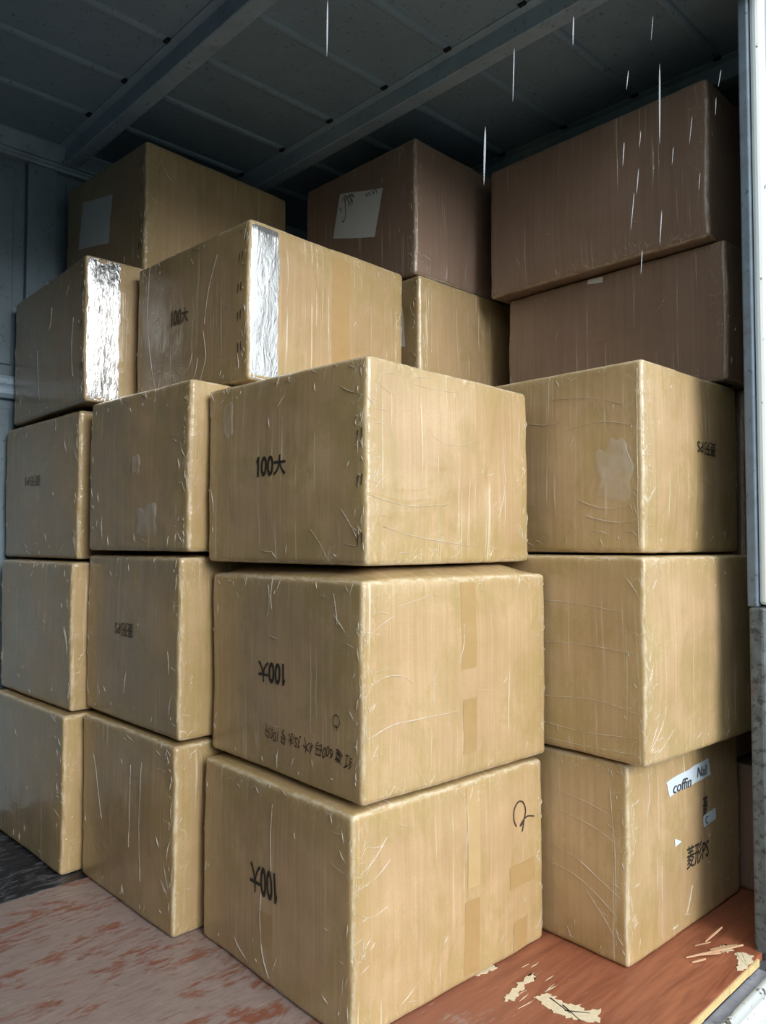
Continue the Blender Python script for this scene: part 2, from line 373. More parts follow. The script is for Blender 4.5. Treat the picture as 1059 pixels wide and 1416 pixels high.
# far wall: panels, posts, rail, head trim
wall = structure(box_obj('wall_back', (XL, YW, -.1), (XR, YW + .05, ZT + .02), M['wall']))
px = 1.125 - .62 * 7
while px < XR - .1:
    box_obj('wall_post', (px, YW - .032, 1.75), (px + .12, YW, 2.655), M['wall'], wall, .004)
    box_obj('wall_post', (px, YW - .032, 0), (px + .12, YW, 1.66), M['wall'], wall, .004)
    # pressed panel field between posts
    bm = bmesh.new(); add_box(bm, (px + .165, YW - .012, 1.80), (px + .575, YW, 2.62), .006)
    from_bm('wall_panel', bm, M['wall'], wall)
    bm = bmesh.new(); add_box(bm, (px + .165, YW - .012, .06), (px + .575, YW, 1.62), .006)
    from_bm('wall_panel', bm, M['wall'], wall)
    px += .62
bm = bmesh.new(); prism(bm, [(YW, 1.66), (YW, 1.75), (YW - .030, 1.75), (YW - .045, 1.735), (YW - .045, 1.715), (YW - .034, 1.705), (YW - .045, 1.695), (YW - .045, 1.675), (YW - .030, 1.66)], XL, XR)
from_bm('wall_rail', bm, M['beam'], wall)
trim = bpy.data.objects.new('trim_2', None); COL.objects.link(trim); trim.location = (0, YW, ZT); structure(trim)
bm = bmesh.new(); prism(bm, [(-.001, -.001), (-.10, -.001), (-.10, -.010), (-.058, -.050), (-.058, -.058), (-.001, -.058)], XL, XR); from_bm('cove_plate', bm, M['beam'], trim)
bm = bmesh.new(); prism(bm, [(-.001, -.059), (-.046, -.059), (-.046, -.068), (-.036, -.072), (-.036, -.084), (-.001, -.084)], XL, XR); from_bm('head_strip', bm, M['beam'], trim)
structure(box_obj('wall_left', (XL - .05, YO - .05, -.1), (XL, YW + .05, ZT + .02), M['wall']))
structure(box_obj('wall_right', (XR, YO - .05, -.1), (XR + .05, YW + .05, ZT + .02), M['wall']))
front = structure(box_obj('wall_front', (XJ + .065, YO - .010, -.02), (XR, YO, ZT + .02), M['wall']))
box_obj('header', (XL, YO - .045, 2.60), (XJ + .06, YO, ZT + .02), M['wall'], front)
box_obj('left_pier', (XL, YO - .045, -.02), (.20, YO, 2.60), M['wall'], front)  # unseen; width chosen to keep side light off the left-facing cartons
# the left door leaf is folded back flat against the outside of the body
structure(box_obj('door_1', (-.90, YO - .10, -.02), (.18, YO - .055, 2.54), M['wall'], None, .006))
# door jamb on the right
jamb = bpy.data.objects.new('trim_3', None); COL.objects.link(jamb); jamb.location = (XJ, YO, 0); structure(jamb)
def jpart(name, lo, hi, mat, bev=.004):
    bm = bmesh.new(); add_box(bm, (lo[0] - XJ, lo[1] - YO, lo[2]), (hi[0] - XJ, hi[1] - YO, hi[2]), bev); return from_bm(name, bm, mat, jamb)
jpart('inner_return', (2.166, .800, .905), (2.20, .826, 2.60), M['jamb_grey'])
jpart('outer_face', (2.176, .772, .91), (2.229, .7995, 2.60), M['white'], .010)
# lower weathered bracket of the jamb
jpart('weathered_post', (2.162, .782, -.02), (2.229, .822, .904), M['post_dark'], .008)
bm = bmesh.new()
pts = [(2.150, .55), (2.158, .50), (2.160, .44), (2.156, .38), (2.162, .32), (2.172, .27), (2.21, .24), (2.24, .24), (2.24, .60), (2.20, .60)]
a = [bm.verts.new((x + .022 - XJ, .768 - YO, z)) for x, z in pts]; b = [bm.verts.new((x + .022 - XJ, .7815 - YO, z)) for x, z in pts]
bm.faces.new(a); bm.faces.new(b[::-1])
for i in range(len(pts)): bm.faces.new((a[i], b[i], b[(i + 1) % len(pts)], a[(i + 1) % len(pts)]))
bmesh.ops.recalc_face_normals(bm, faces=bm.faces); from_bm('hinge_plate', bm, M['chip'], jamb)

ground = structure(box_obj('ground', (-30, -40, -1.25), (30, 20, -1.15), M['ground'], None, 0))

# unseen tree line across the yard, implied by film reflections; also blocks low sky
bm = bmesh.new(); tr_ = random.Random(11)
for i in range(66):
    c = Vector((-16 + i * .72 + tr_.uniform(-.4, .4), -9.5 + tr_.uniform(-1.2, 1.0), -1.15 + tr_.uniform(.4, 2.2)))
    if i >= 46: c = Vector((-8.5 + (i - 46) * .2 + tr_.uniform(-.5, .5), -8.5 + (i - 46) * .38 + tr_.uniform(-.5, .5), -1.15 + tr_.uniform(.8, 3.4)))  # nearer left row, added to hold low sky light off the left-facing sides
    rad = tr_.uniform(.8, 1.35)
    r_ = bmesh.ops.create_icosphere(bm, subdivisions=3, radius=rad, matrix=Matrix.Translation(c))
    for v in r_['verts']:
        d = v.co - c; v.co = c + d * (1 + .35 * noise.noise(v.co * 1.9) + .18 * noise.noise(v.co * 6))
    if i < 34: bmesh.ops.create_icosphere(bm, subdivisions=2, radius=1.1, matrix=Matrix.Translation((c.x, c.y + .3, -.5)))
M['leaves'] = mat_plain('dark_green_foliage', (.05, .085, .025), .6, 0, .6, 5)
tl = from_bm('tree_line', bm, M['leaves'], None, True); tl['kind'] = 'stuff'
tag(tl, 'unseen dark green tree line across the yard outside the truck', 'trees')

# ------------------------------------------------------------------ cartons
DOME = {}
def settle(T, sup):
    """stand every carton on the one(s) below; small gaps are taken up by a bulging lid"""
    for k, s in sup.items():
        top = T[k][2] + T[k][5]; st = max(T[q][2] + T[q][5] for q in s)
        z = max(st + .002, min(T[k][2], st + .034)) if len(s) == 1 else st + .002
        for q in s:
            if T[q][2] + T[q][5] == st: DOME[q] = max(0, z - st - .004)
        T[k][2] = z; T[k][5] = top - z
T = {'A0': [1.1259, 1.2593, 0.0, 0.6814, 0.638, 0.486, -0.0279], 'A1': [1.1482, 1.253, 0.5002, 0.6588, 0.6573, 0.4909, -0.0409], 'A2': [1.176, 1.2694, 1.0226, 0.648, 0.630, 0.4809, 0.0412], 'B3': [1.2293, 1.8237, 1.5338, 0.6483, 0.6339, 0.4697, 0.0385], 'C0': [1.0749, 1.9305, 0.0, 0.639, 0.590, 0.5165, 0.0113], 'C1': [1.0863, 1.9336, 0.5266, 0.64, 0.6229, 0.5074, -0.0084], 'C2': [1.099, 1.9156, 1.0492, 0.64, 0.598, 0.4866, 0.0443], 'D0': [1.0128, 2.5407, 0.0, 0.64, 0.64, 0.5119, 0.0148], 'D1': [1.0427, 2.5638, 0.5156, 0.64, 0.6587, 0.4935, 0.0126], 'D2': [1.0648, 2.5812, 1.0188, 0.64, 0.6928, 0.5056, 0.0101], 'D3': [1.0498, 2.51, 1.5433, 0.64, 0.740, 0.4933, -0.0324], 'E4': [1.294, 2.5854, 2.0442, 0.67, 0.6219, 0.4989, 0.0637], 'F4': [1.9822, 1.8905, 2.0429, 0.62, 0.6218, 0.502, 0.0086], 'F3': [1.9855, 1.8743, 1.5356, 0.62, 0.64, 0.501, -0.0095], 'G4': [2.2847, 0.9627, 1.9954, 0.64, 0.8347, 0.4895, -0.012], 'G3': [2.3334, 0.9346, 1.5268, 0.64, 0.8237, 0.4677, -0.0259], 'H0': [1.83, 1.0004, 0.0, 0.6552, 0.64, 0.5094, -0.0282], 'H1': [1.8085, 0.9354, 0.5175, 0.626, 0.6422, 0.5247, -0.0509], 'H2': [1.8852, 0.9767, 1.0486, 0.58, 0.64, 0.5141, -0.0239],
     'I0': [2.512, .845, 0, .50, .76, .385, -.01], 'I1': [2.515, 1.0, .39, .50, .70, .58, 0], 'I2': [2.515, .96, .98, .50, .70, .585, 0],
     'F0': [1.99, 1.91, 0, .47, .62, .51, 0], 'F1': [1.99, 1.91, .512, .47, .62, .51, 0], 'F2': [1.99, 1.91, 1.024, .47, .62, .51, 0]}
settle(T, {'A1': ['A0'], 'A2': ['A1'], 'C1': ['C0'], 'C2': ['C1'], 'B3': ['C2', 'A2'], 'D1': ['D0'], 'D2': ['D1'], 'D3': ['D2'], 'E4': ['D3', 'B3'], 'F1': ['F0'], 'F2': ['F1'], 'F3': ['F2'], 'F4': ['F3'],
           'H1': ['H0'], 'H2': ['H1'], 'I1': ['I0'], 'I2': ['I1'], 'G3': ['I2', 'H2'], 'G4': ['G3']})

class Carton:
    RAD = .013
    def __init__(s, key, seed):
        s.x, s.y, s.z, s.w, s.d, s.h, s.a = T[key]; s.key = key; s.seed = seed; s.dome = DOME.get(key, 0)
        s.bul = .004 + .005 * random.Random(seed).random()
    def deform(s, p):
        """local point on the sharp cuboid -> wrapped, slightly bulging, rounded surface"""
        hx, hy, hz = s.w / 2, s.d / 2, s.h / 2; c = Vector((hx, hy, hz)); q = p - c; r = s.RAD
        inn = Vector((max(-hx + r, min(hx - r, q.x)), max(-hy + r, min(hy - r, q.y)), max(-hz + r, min(hz - r, q.z))))
        dv = q - inn
        q2 = inn + dv.normalized() * r if dv.length > r else q.copy()
        fx, fy, fz = (max(0, 1 - (abs(q.x) / hx) ** 2), max(0, 1 - (abs(q.y) / hy) ** 2), max(0, 1 - (abs(q.z) / hz) ** 2))
        q2.x += s.bul * (q.x / hx) * fy * fz; q2.y += s.bul * (q.y / hy) * fx * fz; q2.z -= .003 * (q.z / hz) * fx * fy
        if q.z > 0: q2.z += s.dome * (q.z / hz) ** 3 * min(1, 2.2 * fx) * min(1, 2.2 * fy)
        sd = Vector((s.seed * 3.7, s.seed * 1.3, 0))
        n1 = noise.noise_vector(q * 4.5 + sd); n2 = noise.noise_vector(q * 17 + sd * 2)
        amp = Vector((.0045, .0045, .0)); q2.x += n1.x * .0045 + n2.x * .0016; q2.y += n1.y * .0045 + n2.y * .0016
        zf = 1 - abs(q.z) / hz
        q2.z += n1.z * .004 * min(1, zf * 3)
        if q.z > hz * .8 or q.z < -hz * .8: q2.z -= (q.z / abs(q.z)) * abs(n2.z) * .0018
        return q2 + c
    def surf(s, face, u, v, off):
        if face == 'R': return s.deform(Vector((u, 0, v))) + Vector((0, -off, 0))
        return s.deform(Vector((0, u, v))) + Vector((-off, 0, 0))
    def build(s, mat):
        n = 26; bm = bmesh.new(); uvl = bm.loops.layers.uv.new('UVMap'); edl = bm.loops.layers.uv.new('Edge')
        w, d, h = s.w, s.d, s.h; cache = {}
        def ts(L):
            r = [0, .004, .009, .014, .022]; mid = [.022 + (L - .044) * k / n for k in range(1, n)]
            return r + mid + [L - q for q in r[::-1]]
        X, Y, Z = ts(w), ts(d), ts(h)
        def vert(p):
            k = tuple(round(c, 6) for c in p)
            if k not in cache: cache[k] = bm.verts.new(s.deform(Vector(p)))
            return cache[k]
        faces = [(X, Z, lambda u, v: (u, 0, v), 0), (X, Z, lambda u, v: (w - u, d, v), 1), (Y, Z, lambda u, v: (0, d - u, v), 2),
                 (Y, Z, lambda u, v: (w, u, v), 3), (X, Y, lambda u, v: (u, v, h), 4), (X, Y, lambda u, v: (u, d - v, 0), 5)]
        for U, V, fn, k in faces:
            LU, LV = U[-1], V[-1]
            for i in range(len(U) - 1):
                for j in range(len(V) - 1):
                    q = ((U[i], V[j]), (U[i + 1], V[j]), (U[i + 1], V[j + 1]), (U[i], V[j + 1]))
                    f = bm.faces.new([vert(fn(*c)) for c in q]); f.smooth = True
                    for lp, c in zip(f.loops, q):
                        lp[uvl].uv = (c[0] + s.seed * 1.37 + k * .71, c[1] + s.seed * .53 + k * 2.3)
                        lp[edl].uv = (min(c[0], LU - c[0]), min(c[1], LV - c[1]))
        me = bpy.data.meshes.new('cardboard_box'); bm.to_mesh(me); bm.free()
        o = link('cardboard_box', me, mat); o.location = (s.x, s.y, s.z); o.rotation_euler = (0, 0, s.a); s.o = o
        return o
    def strip(s, name, face, u0, v0, u1, v1, mat, off=.0005, nu=6, nv=12, ragged=0, parent=None):
        """a thin sheet lying on a face (u0..u1, v0..v1)"""
        quad = ((u0, v0), (u1, v0), (u1, v1), (u0, v1)); return s.sheet(name, face, quad, mat, off, nu, nv, ragged, parent)
    def sheet(s, name, face, quad, mat, off=.0012, nu=6, nv=8, ragged=0, parent=None):
        r = random.Random(s.seed * 17 + int(quad[0][0] * 999)); bm = bmesh.new(); g = []
        for j in range(nv + 1):
            row = []
            for i in range(nu + 1):
                a, b = i / nu, j / nv
                u = (1 - b) * ((1 - a) * quad[0][0] + a * quad[1][0]) + b * ((1 - a) * quad[3][0] + a * quad[2][0])
                v = (1 - b) * ((1 - a) * quad[0][1] + a * quad[1][1]) + b * ((1 - a) * quad[3][1] + a * quad[2][1])
                if ragged and (i in (0, nu) or j in (0, nv)): u += r.uniform(-ragged, ragged); v += r.uniform(-ragged, ragged)
                row.append(bm.verts.new(s.surf(face, u, v, off)))
            g.append(row)
        for j in range(nv):
            for i in range(nu):
                f = (g[j][i], g[j][i + 1], g[j + 1][i + 1], g[j + 1][i]); bm.faces.new(f)
        o = from_bm(name, bm, mat, None, True)
        want = Vector((0, -1, 0)) if face == 'R' else Vector((-1, 0, 0))
        if sum((p.normal.dot(want) for p in o.data.polygons)) < 0: o.data.flip_normals()
        o.parent = parent if parent is not None else s.o; return o
    def text(s, name, body, face, cu, cv, width, height, mat, flip=False, rot=0., off=.0014, parent=None, bold=0., shear=0., jitter=0.):
        """printed or written text, centred on (cu, cv) of a face"""
        V, F = text_mesh(body, bold, shear)
        xs = [p[0] for p in V]; ys = [p[1] for p in V]; x0, x1, y0, y1 = min(xs), max(xs), min(ys), max(ys)
        bm = bmesh.new(); vs = []; sg = -1 if flip else 1
        tx = 1 if face == 'R' else -1
        ca, sa = math.cos(rot), math.sin(rot)
        for (x, y) in V:
            a = ((x - x0) / (x1 - x0) - .5) * width * sg; b = ((y - y0) / (y1 - y0) - .5) * height * sg
            if jitter: b += jitter * noise.noise(Vector((a * 60, 3.3, s.seed)))
            a, b = a * ca - b * sa, a * sa + b * ca
            vs.append(bm.verts.new(s.surf(face, cu + tx * a, cv + b, off)))
        for f in F:
            try: bm.faces.new([vs[i] for i in f])
            except ValueError: pass
        bmesh.ops.recalc_face_normals(bm, faces=bm.faces)
        return from_bm(name, bm, mat, parent if parent is not None else s.o)
    def stroke(s, name, face, pts, width, mat, off=.0016, parent=None):
        """hand drawn pen line through (u, v) points, smoothed"""
        P = []
        n = len(pts)
        for i in range(n - 1):
            p0, p1, p2, p3 = (Vector(pts[max(0, i - 1)]), Vector(pts[i]), Vector(pts[i + 1]), Vector(pts[min(n - 1, i + 2)]))
            for k in range(6):
                t = k / 6; P.append(.5 * ((2 * p1) + (p2 - p0) * t + (2 * p0 - 5 * p1 + 4 * p2 - p3) * t * t + (-p0 + 3 * p1 - 3 * p2 + p3) * t ** 3))
        P.append(Vector(pts[-1])); bm = bmesh.new(); L = []
        for i, p in enumerate(P):
            d = (P[min(i + 1, len(P) - 1)] - P[max(i - 1, 0)]); d = d.normalized() if d.length else Vector((1, 0)); nn = Vector((-d.y, d.x)) * width / 2
            L.append((bm.verts.new(s.surf(face, *(p + nn), off)), bm.verts.new(s.surf(face, *(p - nn), off))))
        for a, b in zip(L, L[1:]): bm.faces.new((a[0], a[1], b[1], b[0]))
        return from_bm(name, bm, mat, parent if parent is not None else s.o)
    def folds(s, n, face_bias=.5, edge=.9):
        """raised folds of slack film, mostly near the edges: one part of many slivers"""
        r = random.Random(s.seed * 91 + 5); bm = bmesh.new()
        for i in range(n):
            face = 'R' if r.random() < face_bias else 'L'; LU = s.w if face == 'R' else s.d; LV = s.h
            if r.random() < edge:
                k = r.random()
                if k < .45: u, v = abs(r.gauss(.0, .016)) + .009, r.uniform(.02, LV - .02)
                elif k < .65: u, v = LU - abs(r.gauss(.0, .014)) - .009, r.uniform(.02, LV - .02)
                elif k < .85: u, v = r.uniform(.02, LU - .02), LV - abs(r.gauss(.015, .02)) - .012
                else: u, v = r.uniform(.02, LU - .02), abs(r.gauss(.015, .02)) + .012
            else: u, v = r.uniform(.03, LU - .03), r.uniform(.03, LV - .03)
            L = r.uniform(.010, .035) if r.random() < .85 else r.uniform(.04, .08)
            th = r.gauss(math.pi / 2, .45) if r.random() < .6 else r.gauss(.25, .5)
            cur = r.uniform(-4, 4); wd = r.uniform(.0004, .0011); ring = []; m_ = 8
            for k in range(m_ + 1):
                t = k / m_; a = th + cur * (t - .5) * L * 3
                if k: u += math.cos(a) * L / m_; v += math.sin(a) * L / m_
                uu, vv = min(max(u, .003), LU - .003), min(max(v, .003), LV - .003)
                pr = math.sin(math.pi * min(max(t, .04), .96)); nx, ny = -math.sin(a) * wd * pr, math.cos(a) * wd * pr
                ring.append((bm.verts.new(s.surf(face, uu + nx, vv + ny, .0004)), bm.verts.new(s.surf(face, uu, vv, .0004 + .0022 * pr)), bm.verts.new(s.surf(face, uu - nx, vv - ny, .0004))))
            for a, b in zip(ring, ring[1:]):
                bm.faces.new((a[0], a[1], b[1], b[0])); bm.faces.new((a[1], a[2], b[2], b[1]))
        bmesh.ops.recalc_face_normals(bm, faces=bm.faces)
        o = from_bm('film_folds', bm, M['film'], s.o, True); o['kind'] = 'stuff'; return o

_tc = {}
def text_mesh(body, bold, shear):
    k = (body, bold, shear)
    if body == 'one': return [(.12, 0), (.34, 0), (.34, 1), (.16, 1), (0, .80), (0, .66), (.12, .74)], [(0, 1, 2, 3, 6), (3, 4, 5, 6)]
    if k in _tc: return _tc[k]
    cu = bpy.data.curves.new('lettering', 'FONT'); cu.body = body; cu.offset = bold; cu.shear = shear; cu.resolution_u = 3
    o = bpy.data.objects.new('lettering', cu); COL.objects.link(o); bpy.context.view_layer.update()
    ev = o.evaluated_get(bpy.context.evaluated_depsgraph_get()); me = ev.to_mesh()
    V = [(v.co.x, v.co.y) for v in me.vertices]; F = [tuple(p.vertices) for p in me.polygons]; ev.to_mesh_clear()
    bpy.data.objects.remove(o); bpy.data.curves.remove(cu); _tc[k] = (V, F); return V, F

LAB = {
 'A0': ('wrapped brown carton on the plywood at front centre, upside-down 100大 and handwritten loop', 'carton_front', 60),
 'A1': ('wrapped brown carton in middle of the front stack, upside-down 100大 above a handwritten line', 'carton_front', 70),
 'A2': ('wrapped brown carton topping the front centre stack, upright 100大 print, tilted forward corner', 'carton_front', 80),
 'B3': ('wrapped carton with silvery taped corner and faint 100大, behind the topmost front carton', 'carton', 90),
 'C0': ('bottom carton just left of the front stack, standing on worn plywood, no printing', 'carton', 40),
 'C1': ('carton left of the front stack at mid-height, upside-down 菱形PS stamp on dark side', 'carton', 40),
 'C2': ('top carton of the stack left of the front one, blank side with whitish film patches', 'carton', 60),
 'D0': ('bottom carton at far left, standing on the black floor panel', 'carton', 30),
 'D1': ('second carton up of the far left stack, narrow bright front strip', 'carton', 35),
 'D2': ('third carton up of the far left stack, faint smudged print on its side', 'carton', 40),
 'D3': ('top carton of the far left stack, corner wrapped in crumpled silvery film', 'carton', 60),
 'E4': ('high carton under the ceiling at left rear with white sheet on dark side', 'carton', 60),
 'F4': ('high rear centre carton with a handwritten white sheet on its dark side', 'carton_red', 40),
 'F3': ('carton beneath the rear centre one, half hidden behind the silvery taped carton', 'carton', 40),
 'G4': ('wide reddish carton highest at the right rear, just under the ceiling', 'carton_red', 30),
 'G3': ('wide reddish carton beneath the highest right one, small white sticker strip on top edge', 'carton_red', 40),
 'H0': ('bottom carton of the right stack with torn white labels and 菱形PS print', 'carton_front', 70),
 'H1': ('middle carton of the right stack, unprinted and overhanging the one below', 'carton_front', 60),
 'H2': ('top carton of the right stack, upside-down 菱形PS print and pale film patch with painted glare', 'carton_front', 70),
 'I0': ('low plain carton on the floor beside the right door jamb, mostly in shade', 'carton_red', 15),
 'I1': ('hidden carton above the low one by the right jamb, behind the right stack', 'carton_red', 0),
 'I2': ('hidden carton under the wide right rear cartons, behind the right stack', 'carton_red', 0),
 'F0': ('hidden bottom carton of the rear centre stack, behind the front stack', 'carton_red', 0),
 'F1': ('hidden second carton of the rear centre stack, behind the front stack', 'carton_red', 0),
 'F2': ('hidden third carton of the rear centre stack, behind the front stack', 'carton_red', 0),
}
BOX = {}
for i, k in enumerate(LAB):
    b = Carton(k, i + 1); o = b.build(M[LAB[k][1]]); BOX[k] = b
    tag(o, LAB[k][0], 'box', 'wrapped cardboard cartons stacked in the truck')
    if LAB[k][2]: b.folds(int(LAB[k][2] * 1.5), .55 if k[0] in 'AHB' else .25)

# ---- printing
RP = '菱形PS'
def hundred(k, u_lo, u_hi, v, hgt, mat, flip):
    """condensed 100 followed by 大 as one stamp: digits take the first 62 %"""
    W_ = u_hi - u_lo
    ud, uc = (u_hi - W_ * .31, u_lo + W_ * .21) if not flip else (u_lo + W_ * .31, u_hi - W_ * .21)
    sg = 1 if flip else -1
    BOX[k].text('printed_mark', 'one', 'L', ud - sg * W_ * .25, v, W_ * .10, hgt, mat, flip)
    BOX[k].text('printed_mark', '00', 'L', ud + sg * W_ * .07, v, W_ * .43, hgt, mat, flip, bold=.028)
    BOX[k].text('printed_mark', '大', 'L', uc, v, W_ * .40, hgt * .97, mat, flip, bold=.018)
hundred('A2', .280, .401, .250, .052, M['ink'], False)
hundred('A1', .285, .409, .250, .056, M['ink'], True)
hundred('A0', .276, .396, .243, .072, M['ink'], True)
hundred('B3', .303, .409, .249, .052, M['ink_faint'], False)
BOX['C1'].text('printed_mark', RP, 'L', .328, .283, .128, .044, M['ink_faint'], True, bold=.008)
BOX['H2'].text('printed_mark', RP, 'R', .354, .302, .122, .043, M['ink'], True, bold=.008)
BOX['H0'].text('printed_mark', RP, 'R', .366, .196, .135, .062, M['ink'], bold=.008)
BOX['H0'].text('printed_mark', '菱', 'R', .410, .318, .034, .058, M['ink'], bold=.008)
BOX['D2'].text('printed_mark', RP, 'L', .393, .285, .15, .040, M['ink_ghost'], True)
for k, us, vs in (('A2', .022, (.30, .195, .06)), ('B3', .040, (.36, .27, .19, .10)), ('E4', .03, (.42, .33, .22, .12)), ('D3', .03, (.38, .26, .12))):
    for v in vs: BOX[k].text('printed_mark', '〃', 'L', us, v, .026, .026, M['ink_faint'], rot=.3)

# ---- handwriting
A1 = BOX['A1']
A1.text('handwriting', '红 盒 600码 4大 35水 号 100只', 'L', .206, .095, .345, .034, M['marker'], True, shear=.25, jitter=.012, rot=-.02)
A1.stroke('handwriting', 'L', [(.082, .185), (.078, .170), (.086, .160), (.098, .163), (.101, .177), (.092, .187), (.080, .183)], .0022, M['marker'])
A1.stroke('handwriting', 'L', [(.090, .165), (.084, .154)], .0022, M['marker'])
BOX['A0'].stroke('handwriting', 'R', [(.562, .330), (.552, .352), (.555, .378), (.575, .392), (.594, .383), (.602, .360), (.592, .335), (.578, .328), (.590, .338), (.610, .345), (.640, .338)], .0042, M['marker'])
BOX['A0'].stroke('handwriting', 'R', [(.597, .345), (.590, .325), (.583, .312)], .0042, M['marker'])

# ---- tape, labels, film
A0 = BOX['A0']
A0.strip('packing_tape', 'R', .356, .003, .412, .195, M['tape'])
A0.strip('packing_tape', 'R', .366, .225, .412, .470, M['tape_pale'], .0008)
A0.strip('packing_tape', 'R', .532, .176, .640, .232, M['tape'], .0008)
A0.strip('packing_tape', 'R', .548, .012, .606, .088, M['tape'], .0008)
A0.strip('packing_tape', 'L', .300, .092, .352, .172, M['tape'], .0008)
A1.strip('packing_tape', 'R', .308, .268, .362, .478, M['tape'])
A1.strip('packing_tape', 'R', .314, .060, .366, .195, M['tape'])
B3 = BOX['B3']
B3.strip('packing_tape', 'R', .318, .03, .392, .460, M['tape'])
B3.strip('silvery_film_tape', 'R', .006, .006, .104, .466, M['silver'], .0010, 8, 24, .002)['label'] = 'silvery reflective film tape down the corner'
BOX['D3'].strip('silvery_film_tape', 'R', .006, .006, .115, .487, M['silver_crumpled'], .0010, 8, 24, .004)['label'] = 'crumpled silvery film over the corner'
E4 = BOX['E4']
E4.sheet('paper_label', 'L', ((.504, .223), (.256, .187), (.229, .371), (.474, .414)), M['paper'])['label'] = 'plain white paper sheet'
F4 = BOX['F4']
pp = F4.sheet('paper_label', 'L', ((.445, .250), (.202, .189), (.163, .366), (.406, .420)), M['paper']); pp['label'] = 'white paper sheet with handwriting'
for pts in ([(.392, .385), (.372, .402), (.352, .372), (.345, .35)], [(.375, .395), (.368, .33), (.378, .300), (.388, .306)], [(.352, .402), (.335, .372), (.348, .362)], [(.34, .398), (.318, .378)],
            [(.362, .388), (.325, .395)], [(.405, .360), (.395, .350), (.400, .340)], [(.255, .376), (.248, .362), (.238, .372), (.230, .358)], [(.222, .374), (.21, .360), (.207, .373)], [(.20, .374), (.192, .355)],
            [(.342, .382), (.328, .364), (.334, .352)]):
    F4.stroke('handwriting', 'L', pts, .0035, M['ink_faint'], .0032, pp)
BOX['F3'].sheet('paper_label', 'L', ((.20, .26), (.068, .25), (.080, .40), (.215, .41)), M['paper'])
BOX['G3'].sheet('sticker_strip', 'L', ((.478, .405), (.416, .398), (.416, .418), (.478, .424)), M['paper'])['label'] = 'small white sticker strip'
H0 = BOX['H0']
lb = H0.sheet('paper_label', 'R', ((.208, .385), (.452, .402), (.440, .451), (.195, .428)), M['paper_blue'], .0012, 8, 4, .002); lb['label'] = 'torn bluish-white strip with handwriting'
H0.text('handwriting', 'coffin', 'R', .278, .405, .10, .030, M['ink'], shear=.3, parent=lb, off=.0034)
H0.text('handwriting', 'Nail', 'R', .395, .422, .062, .028, M['ink'], shear=.3, parent=lb, off=.0034)
lb2 = H0.sheet('paper_label', 'R', ((.400, .258), (.484, .266), (.478, .300), (.395, .292)), M['paper_blue'], .0016, 4, 4, .001); lb2['label'] = 'small bluish-white torn label'
H0.text('handwriting', 'C', 'R', .418, .277, .018, .022, M['ink'], parent=lb2, off=.0034)
H0.sheet('paper_label', 'R', ((.232, .246), (.264, .251), (.2635, .2535), (.232, .268)), M['paper_blue'], .0014, 3, 3)['label'] = 'tiny triangular paper scrap'
def film_blob(k, face, cu, cv, ru, rv, seed):
    b = BOX[k]; bm = bmesh.new(); c = bm.verts.new(b.surf(face, cu, cv, .0028)); rings = []
    for q in (.35, .7, .9, 1.0):
        ring = []
        for i in range(40):
            a = 2 * math.pi * i / 40; w_ = 1 + .45 * noise.noise(Vector((math.cos(a) * 1.6, math.sin(a) * 1.6, seed))) + .12 * noise.noise(Vector((math.cos(a) * 6, math.sin(a) * 6, seed)))
            sq = 1 / max(abs(math.cos(a)), abs(math.sin(a))) ** .6
            ring.append(bm.verts.new(b.surf(face, cu + ru * q * w_ * sq * math.cos(a), cv + rv * q * w_ * sq * math.sin(a), .0028 if q < 1 else .0006)))
        rings.append(ring)
    for i in range(40):
        bm.faces.new((c, rings[0][i], rings[0][(i + 1) % 40]))
        for p, q in zip(rings, rings[1:]): bm.faces.new((p[i], q[i], q[(i + 1) % 40], p[(i + 1) % 40]))
    bmesh.ops.recalc_face_normals(bm, faces=bm.faces)
    o = from_bm('film_patch', bm, M['film_thin'], b.o, True); o['label'] = 'pale film patch, glare put into its colour'; return o
film_blob('H2', 'L', .085, .225, .048, .075, 2.2)
film_blob('A2', 'L', .535, .385, .024, .045, 5.1)
film_blob('C2', 'L', .22, .09, .06, .05, 7.7)
film_blob('C2', 'L', .28, .26, .02, .03, 9.2)

def creases(k, lines):
    """long raised folds where the film was pulled across the box"""
    b = BOX[k]; bm = bmesh.new()
    for face, wd, pts in lines:
        P = []; n = len(pts)
        for i in range(n - 1):
            p0, p1, p2, p3 = (Vector(pts[max(0, i - 1)]), Vector(pts[i]), Vector(pts[i + 1]), Vector(pts[min(n - 1, i + 2)]))
            for q in range(10):
                t = q / 10; P.append(.5 * ((2 * p1) + (p2 - p0) * t + (2 * p0 - 5 * p1 + 4 * p2 - p3) * t * t + (-p0 + 3 * p1 - 3 * p2 + p3) * t ** 3))
        P.append(Vector(pts[-1])); ring = []
        for i, p in enumerate(P):
            d = (P[min(i + 1, len(P) - 1)] - P[max(i - 1, 0)]).normalized(); nn = Vector((-d.y, d.x)) * wd * .7 * (.25 + .75 * math.sin(math.pi * i / (len(P) - 1))) * (1 + .5 * noise.noise(Vector((p.x * 60, p.y * 60, 1))))
            ring.append((bm.verts.new(b.surf(face, *(p + nn), .0003)), bm.verts.new(b.surf(face, *p, .0003 + wd * 1.4)), bm.verts.new(b.surf(face, *(p - nn), .0003))))
        for a, c in zip(ring, ring[1:]):
            bm.faces.new((a[0], a[1], c[1], c[0])); bm.faces.new((a[1], a[2], c[2], c[1]))
    bmesh.ops.recalc_face_normals(bm, faces=bm.faces)
    o = from_bm('film_crease', bm, M['film'], b.o, True); o['kind'] = 'stuff'
